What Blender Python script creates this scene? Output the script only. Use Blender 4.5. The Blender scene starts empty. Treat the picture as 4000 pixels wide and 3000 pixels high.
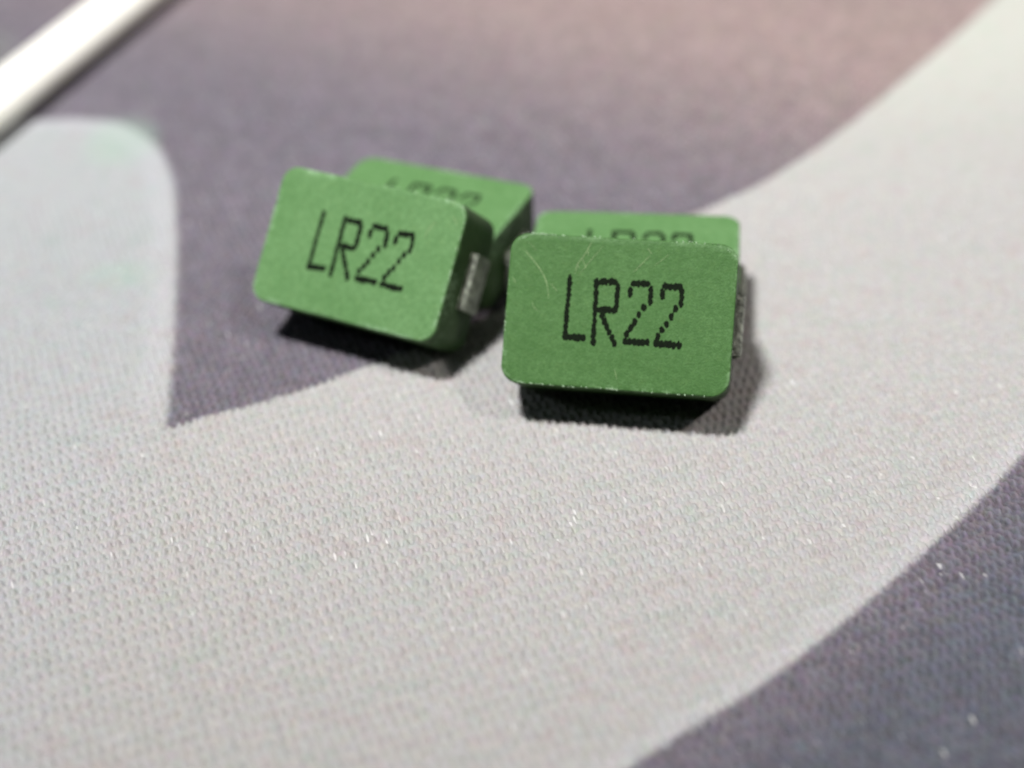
import bpy, math
import numpy as np
from mathutils import Matrix, Vector

# ------------------------------------------------------------------ camera, world, light, exposure
# 1 Blender unit = 1 cm
sc = bpy.context.scene
sc.unit_settings.system = 'METRIC'
sc.unit_settings.scale_length = 0.01
col = sc.collection

cam_d = bpy.data.cameras.new('camera')
cam = bpy.data.objects.new('camera', cam_d); col.objects.link(cam)
sc.camera = cam
PITCH, DIST, ROLL, FOC = 0.63077, 4.98774, -0.0432, 1.49707
cpos = Vector((0, -DIST*math.cos(PITCH), DIST*math.sin(PITCH)))
fw = Vector((0, math.cos(PITCH), -math.sin(PITCH)))
rt = Vector((1, 0, 0)); up = rt.cross(fw)
r2 = rt*math.cos(ROLL) + up*math.sin(ROLL)
u2 = -rt*math.sin(ROLL) + up*math.cos(ROLL)
m = Matrix((r2, u2, -fw)).transposed().to_4x4(); m.translation = cpos
cam.matrix_world = m
cam_d.sensor_fit = 'HORIZONTAL'; cam_d.sensor_width = 36.0; cam_d.lens = 36.0*FOC
cam_d.clip_start = 0.05; cam_d.clip_end = 500
cam_d.dof.use_dof = True
cam_d.dof.focus_distance = 4.47
cam_d.dof.aperture_fstop = 0.36

world = bpy.data.worlds.new('World'); sc.world = world; world.use_nodes = True
wb = world.node_tree.nodes['Background']
wb.inputs[0].default_value = (0.80, 0.86, 1.0, 1); wb.inputs[1].default_value = 0.005

def aim(o, target):
    d = Vector(target) - o.location
    o.rotation_euler = d.to_track_quat('-Z', 'Y').to_euler()

def lamp(name, kind, loc, target, energy, color, **kw):
    d = bpy.data.lights.new(name, kind); d.energy = energy; d.color = color
    for k, v in kw.items(): setattr(d, k, v)
    o = bpy.data.objects.new(name, d); col.objects.link(o)
    o.location = loc; aim(o, target); return o

# main desk lamp, high on the left; two faint room lights that only show inside the shadows
key_dir = Vector((-0.25, -0.185, 0.951)).normalized()
lamp('desk_lamp_light', 'SPOT', Vector((0.2, 0.2, 0)) + key_dir*30, (1.2, 6.0, 0), 73000, (1.0, 0.985, 0.97),
     spot_size=math.radians(44), spot_blend=1.0, shadow_soft_size=2.0)
lamp('room_light_warm', 'AREA', Vector((0.4, 0, 0)) + Vector((0.443, -0.33, 0.833))*40, (0.4, 0, 0), 6000, (1.0, 0.92, 0.87),
     shape='DISK', size=3.0)
lamp('room_light_cool', 'AREA', Vector((0, 0, 0)) + Vector((-0.72, -0.28, 0.635))*40, (0, 0, 0), 620, (0.84, 0.93, 1.0),
     shape='DISK', size=5.0)

vs = sc.view_settings
vs.view_transform = 'Standard'; vs.look = 'None'; vs.exposure = 0.0; vs.gamma = 1.0; vs.use_curve_mapping = False

# ------------------------------------------------------------------ node helpers
def s2l(r, g, b):
    f = lambda c: (c/255/12.92) if c/255 <= 0.04045 else ((c/255+0.055)/1.055)**2.4
    return (f(r), f(g), f(b), 1)

class NT:
    def __init__(self, name):
        self.mat = bpy.data.materials.new(name); self.mat.use_nodes = True
        self.t = self.mat.node_tree; self.n = self.t.nodes
        self.b = self.n['Principled BSDF']
    def node(self, kind, **kw):
        x = self.n.new(kind)
        for k, v in kw.items(): setattr(x, k, v)
        return x
    def set(self, sock, v):
        if hasattr(v, 'is_output'): self.t.links.new(v, sock)
        else: sock.default_value = v
    def math(self, op, a, b=None, c=None, clamp=False):
        x = self.node('ShaderNodeMath', operation=op, use_clamp=clamp)
        self.set(x.inputs[0], a)
        if b is not None: self.set(x.inputs[1], b)
        if c is not None: self.set(x.inputs[2], c)
        return x.outputs[0]
    def mix(self, f, a, b, blend='MIX'):
        x = self.node('ShaderNodeMix', data_type='RGBA', blend_type=blend)
        self.set(x.inputs[0], f); self.set(x.inputs[6], a); self.set(x.inputs[7], b)
        return x.outputs[2]
    def noise(self, vec, scale, detail=3, rough=0.55, out=0):
        x = self.node('ShaderNodeTexNoise')
        self.set(x.inputs['Vector'], vec); x.inputs['Scale'].default_value = scale
        x.inputs['Detail'].default_value = detail; x.inputs['Roughness'].default_value = rough
        return x.outputs[out]
    def smooth(self, v, lo, hi, a=0.0, b=1.0):
        x = self.node('ShaderNodeMapRange', interpolation_type='SMOOTHSTEP')
        self.set(x.inputs[0], v)
        for i, k in zip((1, 2, 3, 4), (lo, hi, a, b)): self.set(x.inputs[i], k)
        return x.outputs[0]
    def attr(self, name):
        x = self.node('ShaderNodeAttribute'); x.attribute_name = name; return x
    def mapping(self, vec, scale=(1, 1, 1), rot=(0, 0, 0), loc=(0, 0, 0)):
        x = self.node('ShaderNodeMapping'); self.set(x.inputs[0], vec)
        x.inputs[1].default_value = loc; x.inputs[2].default_value = rot; x.inputs[3].default_value = scale
        return x.outputs[0]
    def bump(self, h, strength, dist, normal=None):
        x = self.node('ShaderNodeBump'); x.inputs['Strength'].default_value = strength
        x.inputs['Distance'].default_value = dist; self.set(x.inputs['Height'], h)
        if normal is not None: self.set(x.inputs['Normal'], normal)
        return x.outputs[0]

WEAVE_ROT = math.radians(19)      # threads run 19 degrees off the depth axis
CU, CV = 0.0285, 0.0225             # weave cell, cm

# ------------------------------------------------------------------ printed fabric material
def fabric_material():
    N = NT('printed_fabric')
    co = N.node('ShaderNodeTexCoord').outputs['Object']
    du, dl, dp = (N.attr(k).outputs['Fac'] for k in ('edge_upper', 'edge_lower', 'edge_patch'))
    th = N.attr('thread').outputs['Fac']
    sep = N.node('ShaderNodeSeparateXYZ'); N.set(sep.inputs[0], co)
    X, Y = sep.outputs[0], sep.outputs[1]
    fine = N.noise(co, 60, 2)
    wob = N.math('MULTIPLY', N.math('SUBTRACT', fine, 0.5), 0.022)
    wu = N.smooth(N.math('ADD', du, wob), -0.012, 0.012)     # 1 below the upper edge of the pale band
    wl = N.smooth(N.math('ADD', dl, wob), -0.016, 0.016)     # 1 above the lower edge
    wp = N.smooth(N.math('ADD', dp, wob), -0.022, 0.022)     # 1 inside the rounded patch
    band = N.math('MULTIPLY', wu, wl)
    # dyes; the pale one has stronger light painted in toward the back
    grad = N.smooth(N.math('ADD', Y, N.math('MULTIPLY', X, 0.7)), 1.2, 3.9)
    mauve = N.mix(grad, s2l(96, 91, 100), s2l(139, 122, 119))
    slate = s2l(80, 82, 92)
    dark = N.mix(N.smooth(dl, -0.3, 0.0), slate, mauve)
    pale = N.mix(N.smooth(Y, 0.8, 2.8), s2l(157, 156, 155), s2l(175, 177, 170))
    cool = N.mix(N.smooth(Y, -1.0, 0.8), s2l(157, 157, 158), s2l(150, 153, 155))
    pale = N.mix(N.smooth(X, -1.4, -0.95), cool, pale)
    # pale bluish fringe where the dyes meet
    fr = N.math('ABSOLUTE', N.math('SUBTRACT', dl, 0.035))
    pale = N.mix(N.smooth(fr, 0.0, 0.06, 0.22, 0.0), pale, s2l(178, 179, 186))
    fp = N.math('ABSOLUTE', N.math('SUBTRACT', dp, 0.06))
    pale = N.mix(N.math('MULTIPLY', N.smooth(fp, 0.0, 0.09, 0.22, 0.0), N.smooth(Y, -0.2, 0.15)), pale, s2l(174, 174, 182))
    light = N.math('MAXIMUM', band, wp)
    base = N.mix(light, dark, pale)
    # faint green smears of ink on the patch corner
    def blob(x, y, rx, ry):
        a = N.math('DIVIDE', N.math('SUBTRACT', X, x), rx); b = N.math('DIVIDE', N.math('SUBTRACT', Y, y), ry)
        r = N.math('ADD', N.math('MULTIPLY', a, a), N.math('MULTIPLY', b, b))
        return N.smooth(r, 0.0, 1.0, 1.0, 0.0)
    base = N.mix(N.math('MULTIPLY', blob(-1.61, 1.86, 0.20, 0.30), 0.34), base, s2l(140, 168, 150))
    base = N.mix(N.math('MULTIPLY', blob(-1.42, 0.80, 0.20, 0.13), 0.34), base, s2l(140, 160, 148))
    base = N.mix(N.math('MULTIPLY', blob(-2.55, 2.75, 0.35, 0.5), 0.4), base, s2l(118, 126, 116))
    # uneven dye: soft pink / green mottling and fine fibre speckle
    hue = N.noise(co, 9, 3, 0.6)
    base = N.mix(N.smooth(hue, 0.52, 0.70, 0.0, 0.24), base, N.mix(1.0, base, s2l(240, 214, 214), 'MULTIPLY'))
    base = N.mix(N.smooth(hue, 0.48, 0.32, 0.0, 0.24), base, N.mix(1.0, base, s2l(216, 240, 224), 'MULTIPLY'))
    hue2 = N.noise(co, 34, 2, 0.6, 1)
    base = N.mix(N.math('SUBTRACT', 0.26, N.math('MULTIPLY', light, 0.15)), base, hue2, 'OVERLAY')
    mot = N.noise(co, 16, 5, 0.75)
    base = N.mix(N.math('MULTIPLY', N.math('SUBTRACT', 1.0, light), N.smooth(mot, 0.35, 0.65, 0.0, 0.20)), base, s2l(72, 70, 80))
    rc = N.mapping(co, rot=(0, 0, -WEAVE_ROT))
    fib = N.noise(N.mapping(rc, scale=(100, 30, 1)), 1.0, 3, 0.65)
    amp = N.math('SUBTRACT', 0.22, N.math('MULTIPLY', light, 0.12))      # dark dye takes less evenly on the fibres
    k = N.math('ADD', 1.0, N.math('MULTIPLY', N.smooth(fib, 0.28, 0.72, -1.0, 1.0), amp))
    undyed = N.math('MULTIPLY', N.math('SUBTRACT', 1.0, light), N.smooth(th, -0.5, 0.5, -0.22, 0.28))   # dye sits less on the worn stitch crowns
    k = N.math('ADD', k, undyed)
    val = N.node('ShaderNodeHueSaturation'); N.set(val.inputs['Value'], k); N.set(val.inputs['Color'], base)
    base = val.outputs[0]
    # glints along the threads, painted into the base colour as pale streaks
    vo = N.node('ShaderNodeTexVoronoi', feature='F1'); vo.inputs['Scale'].default_value = 1.0
    N.set(vo.inputs['Vector'], N.mapping(rc, scale=(64, 16, 0)))
    vs_ = N.node('ShaderNodeSeparateColor'); N.set(vs_.inputs[0], vo.outputs['Color'])
    pick = N.math('GREATER_THAN', vs_.outputs[0], 0.88)
    near = N.smooth(vo.outputs['Distance'], 0.14, 0.28, 1.0, 0.0)
    gl = N.math('MULTIPLY', N.math('MULTIPLY', pick, near), N.math('ADD', 0.25, N.math('MULTIPLY', vs_.outputs[1], 0.75)))
    base = N.mix(N.math('MULTIPLY', gl, 0.55), base, s2l(215, 215, 214))
    N.set(N.b.inputs['Base Color'], base)
    N.set(N.b.inputs['Roughness'], N.math('SUBTRACT', 0.78, N.math('MULTIPLY', gl, 0.35)))
    N.b.inputs['Specular IOR Level'].default_value = 0.35
    N.b.inputs['Sheen Weight'].default_value = 0.12
    N.b.inputs['Sheen Roughness'].default_value = 0.5
    hgt = N.math('ADD', N.math('MULTIPLY', fib, 0.7), N.math('MULTIPLY', N.noise(co, 210, 2), 0.3))
    N.set(N.b.inputs['Normal'], N.bump(hgt, 0.45, 0.006))
    return N.mat

# ------------------------------------------------------------------ fabric sheet: real woven relief + print outlines
def catmull(pts, n=16):
    P = np.array(pts, float); P = np.vstack([2*P[0]-P[1], P, 2*P[-1]-P[-2]]); out = []
    for i in range(1, len(P)-2):
        for t in np.linspace(0, 1, n, endpoint=False):
            a, b, c, d = P[i-1], P[i], P[i+1], P[i+2]
            out.append(0.5*((2*b)+(-a+c)*t+(2*a-5*b+4*c-d)*t*t+(-a+3*b-3*c+d)*t**3))
    out.append(P[-2]); return np.array(out)

def signed(poly, x, y):
    """distance to an open polyline, positive on its right-hand side"""
    best = np.full(x.shape, 1e9); sgn = np.ones(x.shape)
    for (ax, ay), (bx, by) in zip(poly[:-1], poly[1:]):
        dx, dy = bx-ax, by-ay; L2 = dx*dx+dy*dy
        if L2 < 1e-12: continue
        t = np.clip(((x-ax)*dx+(y-ay)*dy)/L2, 0, 1)
        d = np.hypot(x-ax-t*dx, y-ay-t*dy); cr = dx*(y-ay)-dy*(x-ax)
        m_ = d < best-1e-9
        best = np.where(m_, d, best); sgn = np.where(m_, np.where(cr < 0, 1.0, -1.0), sgn)
    return best*sgn

def vnoise(x, y, seed):
    """smooth value noise on a unit lattice"""
    xi, yi = np.floor(x).astype(np.int64), np.floor(y).astype(np.int64); fx, fy = x-xi, y-yi
    def h(a, b):
        n = (a*374761393 + b*668265263 + seed*974711) & 0x7fffffff
        n = ((n ^ (n >> 13))*1274126177) & 0x7fffffff
        return ((n ^ (n >> 16)) & 0xffff)/65535.0
    sx, sy = fx*fx*(3-2*fx), fy*fy*(3-2*fy)
    return (h(xi, yi)*(1-sx)+h(xi+1, yi)*sx)*(1-sy)+(h(xi, yi+1)*(1-sx)+h(xi+1, yi+1)*sx)*sy

def grid_coords(segs):
    out = []
    for a, b, st in segs: out.append(np.arange(a, b-1e-6, st))
    out.append(np.array([segs[-1][1]])); return np.concatenate(out)

def build_fabric():
    xs = grid_coords([(-15, -3.2, .2), (-3.2, -2.0, .02), (-2.0, 2.1, .0053), (2.1, 3.4, .02), (3.4, 15, .2)])
    ys = grid_coords([(-9, -2.2, .2), (-2.2, -1.7, .02), (-1.7, 1.5, .0056), (1.5, 4.2, .02), (4.2, 15, .2)])
    nx, ny = len(xs), len(ys)
    x, y = np.meshgrid(xs, ys); 
    c, s = math.cos(-WEAVE_ROT), math.sin(-WEAVE_ROT)
    # threads lean to (+x, -y)
    tx, ty = x*math.cos(WEAVE_ROT)+y*math.sin(WEAVE_ROT), -x*math.sin(WEAVE_ROT)+y*math.cos(WEAVE_ROT)
    wu = tx/CU + 0.55*(vnoise(tx*6, ty*6, 1)-.5) + 0.30*(vnoise(tx*22, ty*22, 2)-.5)
    wv = ty/CV + 0.55*(vnoise(tx*6, ty*6, 3)-.5) + 0.30*(vnoise(tx*22, ty*22, 4)-.5)
    fu = wu-np.floor(wu)
    # staggered stitches: raised crowns and small pits between them, riding on continuous ribs
    f = np.cos(2*np.pi*wu)*np.cos(np.pi*wv)
    pit = (0.5-0.5*f)**1.6
    hgt = 0.35 - 1.0*pit + 0.34*np.cos(2*np.pi*wu+0.6) + 0.55*(vnoise(wu*2.6, wv*1.6, 7)-.5) + 0.6*(vnoise(wu*.8, wv*.5, 9)-.5)
    fade = np.clip(np.minimum.reduce([(x+2.0)/.25, (2.1-x)/.25, (y+1.7)/.2, (1.5-y)/.4]), 0, 1)
    z = (hgt-0.75)*0.0108*fade - 0.0005
    gx, gy = np.meshgrid(np.arange(nx-1), np.arange(ny-1)); base = (gy*nx+gx).ravel()
    quads = np.stack([base, base+1, base+1+nx, base+nx], 1)
    me = bpy.data.meshes.new('fabric')
    # skirt: the sheet has a real 3 mm thickness
    rim = np.concatenate([np.arange(nx), (np.arange(1, ny))*nx+nx-1, (ny-1)*nx+np.arange(nx-2, -1, -1), np.arange(ny-2, 0, -1)*nx])
    V = np.stack([x.ravel(), y.ravel(), z.ravel()], 1)
    low = V[rim].copy(); low[:, 2] = -0.3
    nr = len(rim); b0 = len(V); k = np.arange(nr); k1 = (k+1) % nr
    sk = np.stack([rim[k1], rim[k], b0+k, b0+k1], 1)
    V = np.vstack([V, low]); F = np.vstack([quads, sk])
    me.vertices.add(len(V)); me.vertices.foreach_set('co', V.astype(np.float32).ravel())
    me.loops.add(F.size); me.loops.foreach_set('vertex_index', F.astype(np.int32).ravel())
    me.polygons.add(len(F)); me.polygons.foreach_set('loop_start', np.arange(0, F.size, 4, dtype=np.int32))
    me.update(calc_edges=True)
    me.polygons.foreach_set('use_smooth', np.ones(len(F), bool))
    # print outlines, evaluated on a coarser lattice and interpolated
    upper = catmull([(-9, -3.2), (-5, -1.65), (-2.6, -0.70), (-1.6, -0.335), (-1.102, -.147), (-.988, -.095), (-.75, -.002), (-.508, .132), (-.34, .228),
                     (0.2, 0.63), (.66, 1.01), (1.041, 1.301), (1.425, 1.698), (1.885, 2.282), (2.394, 2.962), (3.6, 4.7), (6.5, 9.5), (9, 14)], 8)
    lower = catmull([(-6, -6.2), (-3, -4.2), (-1, -2.55), (.238, -1.591), (.621, -1.323), (1.03, -.969), (1.53, -.465), (2.2, .32), (3.2, 1.6), (5, 4.2), (8, 9), (10, 13)], 8)
    patch = catmull([(-5.5, 1.55), (-3.2, 2.03), (-2.036, 2.10), (-1.80, 2.09), (-1.633, 2.03), (-1.466, 1.835), (-1.347, 1.549), (-1.257, 1.09), (-1.159, .385), (-1.106, -.13), (-1.06, -.75), (-1.1, -2.0), (-1.4, -4.5)], 8)
    cx = grid_coords([(-15, -3.4, .4), (-3.4, 3.4, .03), (3.4, 15, .4)]); cy = grid_coords([(-9, -2.2, .4), (-2.2, 4.2, .03), (4.2, 15, .4)])
    CX, CY = np.meshgrid(cx, cy)
    ix = np.clip(np.searchsorted(cx, xs, 'right')-1, 0, len(cx)-2); ax = (xs-cx[ix])/(cx[ix+1]-cx[ix])
    iy = np.clip(np.searchsorted(cy, ys, 'right')-1, 0, len(cy)-2); ay = (ys-cy[iy])/(cy[iy+1]-cy[iy])
    def put(name, arr):
        a = me.attributes.new(name, 'FLOAT', 'POINT'); full = np.concatenate([arr.ravel(), arr.ravel()[rim]])
        a.data.foreach_set('value', full.astype(np.float32))
    for name, poly in (('edge_upper', upper), ('edge_lower', lower), ('edge_patch', patch)):
        S = signed(poly, CX, CY)
        if name == 'edge_lower': S = -S
        R0 = S[iy][:, ix]*(1-ax)+S[iy][:, ix+1]*ax; R1 = S[iy+1][:, ix]*(1-ax)+S[iy+1][:, ix+1]*ax
        put(name, R0*(1-ay[:, None])+R1*ay[:, None])
    put('thread', hgt)
    o = bpy.data.objects.new('fabric_mat', me); col.objects.link(o)
    me.materials.append(fabric_material()); o['kind'] = 'structure'
    return o
build_fabric()

# ------------------------------------------------------------------ inductors
W, H, T = 0.70, 0.4674, 0.2631
RAD = 0.058

def green_material():
    N = NT('green_moulded_body')
    co = N.node('ShaderNodeTexCoord').outputs['Object']
    info = N.node('ShaderNodeObjectInfo').outputs['Random']
    off = N.node('ShaderNodeVectorMath', operation='ADD'); N.set(off.inputs[0], co)
    cmb = N.node('ShaderNodeCombineXYZ'); N.set(cmb.inputs[0], N.math('MULTIPLY', info, 37.0)); N.set(off.inputs[1], cmb.outputs[0])
    p = off.outputs[0]
    n1 = N.noise(p, 7, 3); n2 = N.noise(p, 160, 2); n3 = N.noise(p, 38, 4, 0.6)
    c = N.mix(N.smooth(n1, 0.3, 0.7), s2l(90, 128, 80), s2l(98, 135, 88))
    n4 = N.noise(p, 70, 3, 0.6)
    c = N.mix(N.smooth(n4, 0.38, 0.66, 0.0, 0.55), c, s2l(76, 112, 66))
    c = N.mix(N.smooth(n4, 0.42, 0.26, 0.0, 0.5), c, s2l(106, 144, 96))
    c = N.mix(N.smooth(n3, 0.50, 0.75, 0, 0.30), c, s2l(108, 138, 88))
    c = N.mix(N.smooth(n2, 0.40, 0.62, 0.0, 0.40), c, s2l(72, 106, 66))
    # walls below the top edge are darkened in colour to deepen their shade
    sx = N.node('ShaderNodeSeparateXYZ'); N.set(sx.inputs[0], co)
    side_shade = N.smooth(N.math('ADD', sx.outputs[2], N.math('MULTIPLY', n3, 0.02)), T-0.012, T+0.004, 1.0, 0.0)
    c = N.mix(N.math('MULTIPLY', side_shade, 0.85), c, N.mix(N.smooth(n1, 0.3, 0.7), s2l(40, 60, 33), s2l(54, 70, 46)))
    # rubbed and chipped rim
    w = N.attr('rim').outputs['Fac']
    wear = N.math('MULTIPLY', w, N.math('MULTIPLY', N.smooth(N.noise(p, 55, 4, 0.75), 0.44, 0.62), N.smooth(N.noise(p, 5, 2), 0.44, 0.58)))
    c = N.mix(N.math('MULTIPLY', wear, 0.8), c, s2l(140, 172, 136))
    c = N.mix(1.0, c, N.node('ShaderNodeObjectInfo').outputs['Color'], 'MULTIPLY')      # multiplied by the object colour; the nearest inductor is set darker
    N.set(N.b.inputs['Base Color'], c)
    N.set(N.b.inputs['Roughness'], N.math('ADD', 0.38, N.math('MULTIPLY', n3, 0.2)))
    N.b.inputs['Specular IOR Level'].default_value = 0.10
    N.set(N.b.inputs['Normal'], N.bump(N.math('ADD', N.math('MULTIPLY', n2, 0.5), N.math('MULTIPLY', n3, 0.5)), 0.6, 0.005))
    return N.mat

def plain(name, rgb, rough, metal=0.0, scale=60, var=0.25, bump=0.3, dist=0.003, stretch=(1, 1, 1)):
    N = NT(name)
    co = N.mapping(N.node('ShaderNodeTexCoord').outputs['Object'], scale=stretch)
    n = N.noise(co, scale, 4, 0.65)
    d = tuple(v*(1-var) for v in rgb[:3])+(1,); l = tuple(min(1, v*(1+var*.6)) for v in rgb[:3])+(1,)
    N.set(N.b.inputs['Base Color'], N.mix(N.smooth(n, 0.3, 0.7), d, l))
    N.set(N.b.inputs['Roughness'], N.math('ADD', rough-0.1, N.math('MULTIPLY', n, 0.2)))
    N.b.inputs['Metallic'].default_value = metal
    if bump: N.set(N.b.inputs['Normal'], N.bump(n, bump, dist))
    return N.mat

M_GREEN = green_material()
M_TIN = plain('tinned_terminal', (0.45, 0.49, 0.41), 0.42, 0.8, 52, 0.7, 1.0, 0.022, (1, 1, 0.6))
M_MARK = plain('laser_mark', s2l(12, 22, 9), 0.8, 0.0, 130, 0.5, 0.4, 0.002)
M_MARK.node_tree.nodes['Principled BSDF'].inputs['Specular IOR Level'].default_value = 0.1
M_BURR = plain('torn_coating', s2l(164, 192, 158), 0.5, 0.0, 90, 0.25, 0.0)
M_SCR = plain('scratch_pale', s2l(122, 146, 98), 0.6, 0.0, 70, 0.25, 0.0)

def link(name, me, mat, parent=None):
    o = bpy.data.objects.new(name, me); col.objects.link(o)
    if not me.materials: me.materials.append(mat)
    o.parent = parent; return o

def rrect(hx, hy, r, n=10):
    out = []
    for cx, cy, a0 in ((hx-r, hy-r, 0), (-hx+r, hy-r, 90), (-hx+r, -hy+r, 180), (hx-r, -hy+r, 270)):
        for i in range(n+1):
            a = math.radians(a0+90*i/n); out.append((cx+r*math.cos(a), cy+r*math.sin(a)))
    # subdivide straight runs so the rim can be slightly uneven
    res = []
    for i, p in enumerate(out):
        q = out[(i+1) % len(out)]; L = math.hypot(q[0]-p[0], q[1]-p[1]); k = max(1, int(L/0.012))
        for j in range(k): res.append((p[0]+(q[0]-p[0])*j/k, p[1]+(q[1]-p[1])*j/k))
    return res

def body_mesh(seed):
    rng = np.random.default_rng(seed)
    z0 = 0.007
    prof = [(z0, .010), (z0+.003, .004), (z0+.009, .001), (T*.52, 0.0), (T-.008, .0005), (T-.0035, .0010), (T-.0010, .0026), (T, .0050), (T, .020)]
    V, F, rim = [], [], []
    base = rrect(W/2, H/2, RAD); n = len(base)
    chip = np.zeros(n)
    for _ in range(9):
        c0, w, a = rng.integers(0, n), rng.uniform(1, 4), rng.uniform(.001, .0035)
        d = np.abs((np.arange(n)-c0+n/2) % n-n/2); chip += a*np.exp(-(d/w)**2)
    chip += rng.normal(0, .00035, n)
    for z, ins in prof:
        ring = rrect(W/2-ins, H/2-ins, max(RAD-ins, .01))
        # same topology: offset the base ring inward along its own normal
        for i, (x, y) in enumerate(base):
            px, py = base[i-1]; qx, qy = base[(i+1) % n]
            tx, ty = qx-px, qy-py; L = math.hypot(tx, ty) or 1
            nx, ny = ty/L, -tx/L
            top = 1.0 if z > T-.006 else 0.0
            k = ins + top*chip[i]*(0.6 if z < T else 1.0)
            V.append((x-nx*k, y-ny*k+H/2, z-top*chip[i]*0.5*(1 if ins < .02 else 0)))
            rim.append(1.0 if (z > T-.011 and ins < .02) else 0.0)
    m_ = len(prof)
    for r in range(m_-1):
        for i in range(n):
            j = (i+1) % n
            F.append((r*n+i, r*n+j, (r+1)*n+j, (r+1)*n+i))
    F.append(tuple(range(n-1, -1, -1))); F.append(tuple((m_-1)*n+i for i in range(n)))
    me = bpy.data.meshes.new('body'); me.from_pydata(V, [], F); me.update()
    me.polygons.foreach_set('use_smooth', np.ones(len(F), bool))
    a = me.attributes.new('rim', 'FLOAT', 'POINT'); a.data.foreach_set('value', np.array(rim, np.float32))
    me.set_sharp_from_angle(angle=math.radians(50))
    return me

def terminal_mesh(side):
    """bent tin strip: leaves the end wall at mid height, turns down, folds under the body"""
    y0, y1 = H*0.30, H*0.70
    th = 0.011; xo = W/2; e = 1.0 if side > 0 else 0.42
    path = [(xo-.03, T*.56), (xo+.010*e, T*.56), (xo+.0165*e, T*.545), (xo+.0190*e, T*.51), (xo+.0185*e, T*.38), (xo+.015*e, T*.27), (xo+.009*e, T*.14),
            (xo+.003*e, .012), (xo-.02, .0058), (xo-.14, .0058)]
    rng = np.random.default_rng(5 if side > 0 else 6)
    V, F = [], []; ny = 17
    fine = []
    for (ax, az), (bx, bz) in zip(path[:-1], path[1:]):
        kk = max(1, int(math.hypot(bx-ax, bz-az)/.010))
        fine += [(ax+(bx-ax)*t/kk, az+(bz-az)*t/kk) for t in range(kk)]
    path = fine+[path[-1]]; n = len(path)
    for s in (1, -1):
        for i, (x, z) in enumerate(path):
            a = path[max(i-1, 0)]; b = path[min(i+1, n-1)]
            dx, dz = b[0]-a[0], b[1]-a[1]; L = math.hypot(dx, dz); nx, nz = -dz/L, dx/L
            nx, nz = (nx, nz) if True else (0, 0)
            for k in range(ny):
                y = y0+(y1-y0)*k/(ny-1)
                j = rng.normal(0, .0016) if 1 < i < n-1 else 0
                yy = y + (rng.normal(0, .0012) if k in (0, ny-1) else 0)
                V.append((side*(x+nx*s*th/2+abs(j)*(1 if s > 0 else 0)), yy, max(z+nz*s*th/2, 0.0003)))
    def q(s, i, k): return (0 if s > 0 else 1)*n*ny+i*ny+k
    for i in range(n-1):
        for k in range(ny-1):
            F.append((q(1, i, k), q(1, i+1, k), q(1, i+1, k+1), q(1, i, k+1)))
            F.append((q(-1, i, k), q(-1, i, k+1), q(-1, i+1, k+1), q(-1, i+1, k)))
        F.append((q(1, i, 0), q(-1, i, 0), q(-1, i+1, 0), q(1, i+1, 0)))
        F.append((q(1, i, ny-1), q(1, i+1, ny-1), q(-1, i+1, ny-1), q(-1, i, ny-1)))
    for i in (0, n-1):
        for k in range(ny-1): F.append((q(1, i, k), q(1, i, k+1), q(-1, i, k+1), q(-1, i, k)))
    me = bpy.data.meshes.new('terminal'); me.from_pydata(V, [], F); me.update()
    import bmesh
    bm = bmesh.new(); bm.from_mesh(me); bmesh.ops.recalc_face_normals(bm, faces=bm.faces); bm.to_mesh(me); bm.free()
    me.polygons.foreach_set('use_smooth', np.ones(len(me.polygons), bool))
    me.set_sharp_from_angle(angle=math.radians(22))
    return me

# laser dot-matrix characters, strokes in face fractions (a across, b down)
GLYPHS = [
 ('letter', [[(.275, .290), (.273, .676)], [(.279, .675), (.352, .668)]]),
 ('letter', [[(.394, .297), (.398, .692)], [(.394, .296), (.474, .293)], [(.487, .325), (.488, .453)], [(.417, .480), (.478, .479)], [(.429, .520), (.490, .691)]]),
 ('digit', [[(.544, .340), (.545, .362)], [(.557, .296), (.614, .293)], [(.631, .328), (.634, .406)], [(.607, .446)], [(.588, .495)], [(.572, .547)], [(.556, .587)], [(.541, .627)], [(.537, .678), (.633, .674)]]),
 ('digit', [[(.682, .346), (.683, .367)], [(.693, .304), (.755, .299)], [(.765, .329), (.767, .409)], [(.745, .444)], [(.728, .496)], [(.711, .548)], [(.692, .588)], [(.677, .629)], [(.673, .676), (.769, .680)]]),
]

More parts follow.
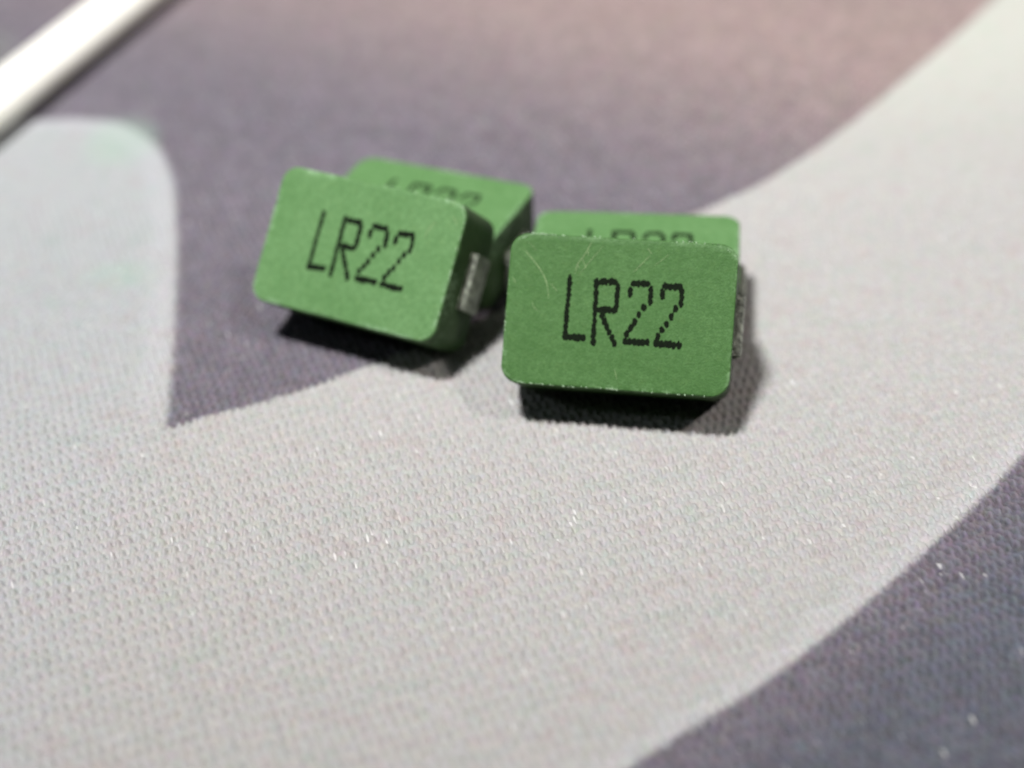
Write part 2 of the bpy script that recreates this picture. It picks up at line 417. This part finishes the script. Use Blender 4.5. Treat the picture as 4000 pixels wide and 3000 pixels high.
def glyph_mesh(strokes, seed):
    rng = np.random.default_rng(seed); dots = []
    for s in strokes:
        P = [((a-.5)*W, (1-b)*H) for a, b in s]
        if len(P) == 1:
            dots.append((*P[0], .0080, .0120)); continue
        (ax, ay), (bx, by) = P; L = math.hypot(bx-ax, by-ay)
        horiz = abs(bx-ax) > abs(by-ay)
        k = max(2, int(round(L/(.0125 if horiz else .0165)))+1)
        for i in range(k):
            t = i/(k-1)
            dots.append((ax+(bx-ax)*t+rng.normal(0, .0006), ay+(by-ay)*t+rng.normal(0, .0006),
                         (.0094 if horiz else .0080)*rng.uniform(.92, 1.08), (.0114 if horiz else .0120)*rng.uniform(.92, 1.08)))
    D = np.array(dots); st = .0021
    x0, x1, y0, y1 = D[:, 0].min()-.018, D[:, 0].max()+.018, D[:, 1].min()-.02, D[:, 1].max()+.02
    xs = np.arange(x0, x1, st); ys = np.arange(y0, y1, st); X, Y = np.meshgrid(xs, ys)
    f = np.full(X.shape, 9.0)
    for dx, dy, rx, ry in D: f = np.minimum(f, np.sqrt(((X-dx)/rx)**2+((Y-dy)/ry)**2)-1)
    f += 0.55*(vnoise(X/.0055, Y/.0055, seed)-.5)
    V, F, idx = [], [], {}
    def vert(key, p):
        if key not in idx: idx[key] = len(V); V.append(p)
        return idx[key]
    ny, nx = f.shape; z = T+0.0006
    for j in range(ny-1):
        for i in range(nx-1):
            if min(f[j, i], f[j, i+1], f[j+1, i], f[j+1, i+1]) >= 0: continue
            for tri in (((j, i), (j, i+1), (j+1, i+1)), ((j, i), (j+1, i+1), (j+1, i))):
                poly = []
                for k in range(3):
                    a, b = tri[k], tri[(k+1) % 3]; fa, fb = f[a], f[b]
                    if fa < 0: poly.append(vert(('v',)+a, (xs[a[1]], ys[a[0]], z)))
                    if (fa < 0) != (fb < 0):
                        t = fa/(fa-fb); key = ('e',)+tuple(sorted((a, b)))
                        poly.append(vert(key, (xs[a[1]]+(xs[b[1]]-xs[a[1]])*t, ys[a[0]]+(ys[b[0]]-ys[a[0]])*t, z)))
                if len(poly) >= 3: F.append(tuple(poly))
    me = bpy.data.meshes.new('mark'); me.from_pydata(V, [], F); me.update(); return me

def scratch_mesh(pts, w, seed):
    rng = np.random.default_rng(seed)
    C = catmull([((a-.5)*W, (1-b)*H) for a, b in pts], 10); n = len(C); V, F = [], []
    for i in range(n):
        t = C[min(i+1, n-1)]-C[max(i-1, 0)]; t /= np.hypot(*t); nrm = np.array([-t[1], t[0]])
        ww = w*(math.sin(math.pi*(i+.4)/(n-.2))**.6)*rng.uniform(.45, 1.15)
        for s_ in (-1, 1): V.append((C[i][0]+nrm[0]*ww*s_, C[i][1]+nrm[1]*ww*s_, T+.0010))
    for i in range(n-1): F.append((2*i, 2*i+1, 2*i+3, 2*i+2))
    me = bpy.data.meshes.new('scratch'); me.from_pydata(V, [], F); me.update(); return me

def burr_mesh(runs, seed):
    """torn slivers of coating along stretches of the face edge; runs = (a0, b0, a1, b1, count)"""
    rng = np.random.default_rng(seed); V, F = [], []
    for a0, b0, a1, b1, cnt in runs:
        for _ in range(cnt):
            t = rng.uniform(); a = a0+(a1-a0)*t; b = b0+(b1-b0)*t
            x, y = (a-.5)*W+rng.normal(0, .0012), (1-b)*H+rng.normal(0, .0012)
            L, w, ang = rng.uniform(.004, .012), rng.uniform(.0009, .0024), rng.normal(-0.9, .35)
            dx, dy = math.cos(ang)*L/2, math.sin(ang)*L/2; nx, ny = -math.sin(ang)*w, math.cos(ang)*w
            k = len(V); z = T-.0008
            V += [(x-dx, y-dy, z), (x+nx, y+ny, z), (x+dx, y+dy, z), (x-nx, y-ny, z), (x, y, z+rng.uniform(.0015, .0032))]
            F += [(k, k+3, k+4), (k+3, k+2, k+4), (k+2, k+1, k+4), (k+1, k, k+4)]
    me = bpy.data.meshes.new('edge_burr'); me.from_pydata(V, [], F); me.update(); return me

TERM = {s: terminal_mesh(s) for s in (1, -1)}

def inductor(label, x, y, yaw, tilt, seed, scratches=(), tint=(1, 1, 1, 1), burrs=None):
    root = bpy.data.objects.new('power_inductor', None); col.objects.link(root)
    root.empty_display_size = 0.2
    root.location = (x, y, 0.0); root.rotation_euler = (Matrix.Rotation(yaw, 3, 'Z') @ Matrix.Rotation(tilt, 3, 'X')).to_euler()
    root['label'] = label; root['category'] = 'inductor'; root['group'] = 'green surface-mount inductors'
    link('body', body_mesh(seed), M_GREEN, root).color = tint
    for s in (1, -1): link('terminal', TERM[s], M_TIN, root)
    for i, (nm, st) in enumerate(GLYPHS): link(nm, glyph_mesh(st, seed*10+i), M_MARK, root)
    for i, (pts, w) in enumerate(scratches): link('scratch', scratch_mesh(pts, w, i), M_SCR, root)
    if burrs: link('edge_burr', burr_mesh(burrs, seed), M_BURR, root)['kind'] = 'stuff'
    return root

inductor('green inductor lying flat at the back left, mostly hidden behind the tilted one', -0.3906, 0.5607, -0.43511, 0.0, 3)
inductor('green inductor lying flat under the nearest tilted one, only its top strip showing', 0.39643, 0.15488, -0.14926, 0.0, 4)
inductor('green inductor marked LR22 leaning back at the left on dark fabric', -0.46874, 0.33108, -0.48571, 0.85342, 5,
         [([(.86, .16), (.83, .24), (.825, .31)], .0014), ([(.93, .10), (.97, .17)], .0014)],
         burrs=[(.90, .004, .965, .03, 10), (.965, .03, .995, .11, 12), (.996, .12, .996, .86, 34), (.55, .004, .88, .004, 10), (.98, .93, .93, .99, 5)])
inductor('nearest green inductor marked LR22 with scratched face, leaning over pale fabric', 0.34374, -0.08826, -0.1944, 0.87266, 6,
         [([(.051, .097), (.101, .172), (.151, .261), (.177, .342), (.189, .434)], .0013), ([(.352, .057), (.329, .132), (.305, .186), (.295, .259)], .0012),
          ([(.323, .153), (.342, .214)], .0010), ([(.603, .058), (.625, .097)], .0012), ([(.616, .108), (.551, .222)], .0009), ([(.193, .33), (.223, .377)], .0011),
          ([(.114, .451), (.127, .492), (.151, .515)], .0008), ([(.301, .186), (.312, .216)], .0010), ([(.02, .30), (.04, .345)], .0009), ([(.36, .03), (.345, .09), (.35, .14)], .0009), ([(.415, .05), (.36, .16), (.31, .27)], .0007), ([(.70, .09), (.64, .17)], .0007), ([(.08, .06), (.12, .12)], .0007), ([(.50, .86), (.515, .93)], .0008)], tint=(0.60, 0.67, 0.54, 1),
         burrs=[(.03, .05, .085, .008, 16), (.085, .006, .17, .006, 26), (.17, .005, .42, .005, 16), (.50, .005, .92, .005, 12), (.93, .02, .985, .08, 7),
                (.004, .14, .004, .85, 16), (.06, .988, .20, .994, 18), (.20, .995, .46, .995, 10), (.46, .99, .52, .994, 12), (.52, .995, .90, .995, 10)])

# ------------------------------------------------------------------ white cable at the far left
def cable():
    r, rv = 0.138, 0.090
    C = catmull([(-4.6, -3.2), (-3.3, -0.6), (-2.62, 0.85), (-2.172, 2.125), (-1.800, 3.225), (-1.45, 4.3), (-1.05, 6.2), (-0.2, 9.5)], 24)
    n, k = len(C), 28; V, F = [], []
    for i in range(n):
        t = C[min(i+1, n-1)]-C[max(i-1, 0)]; t /= np.hypot(*t); nx, ny = -t[1], t[0]
        for j in range(k):
            a = 2*math.pi*j/k; V.append((C[i][0]+nx*r*math.cos(a), C[i][1]+ny*r*math.cos(a), rv+.001+rv*math.sin(a)))
    for i in range(n-1):
        for j in range(k): F.append((i*k+j, i*k+(j+1) % k, (i+1)*k+(j+1) % k, (i+1)*k+j))
    F.append(tuple(range(k))); F.append(tuple((n-1)*k+j for j in range(k-1, -1, -1)))
    me = bpy.data.meshes.new('cable'); me.from_pydata(V, [], F); me.update()
    import bmesh
    bm = bmesh.new(); bm.from_mesh(me); bmesh.ops.recalc_face_normals(bm, faces=bm.faces); bm.to_mesh(me); bm.free()
    me.polygons.foreach_set('use_smooth', np.ones(len(F), bool))
    o = link('cable', me, plain('white_cable_sheath', (0.86, 0.86, 0.80), 0.4, 0.0, 12, 0.03, 0.1, 0.004))
    pb = me.materials[0].node_tree.nodes['Principled BSDF']
    pb.inputs['Subsurface Weight'].default_value = 0.6; pb.inputs['Subsurface Scale'].default_value = 0.08; pb.inputs['Subsurface Radius'].default_value = (1, 1, 0.9)
    o['label'] = 'blurred white cable crossing the top left corner of the fabric'; o['category'] = 'cable'
cable()
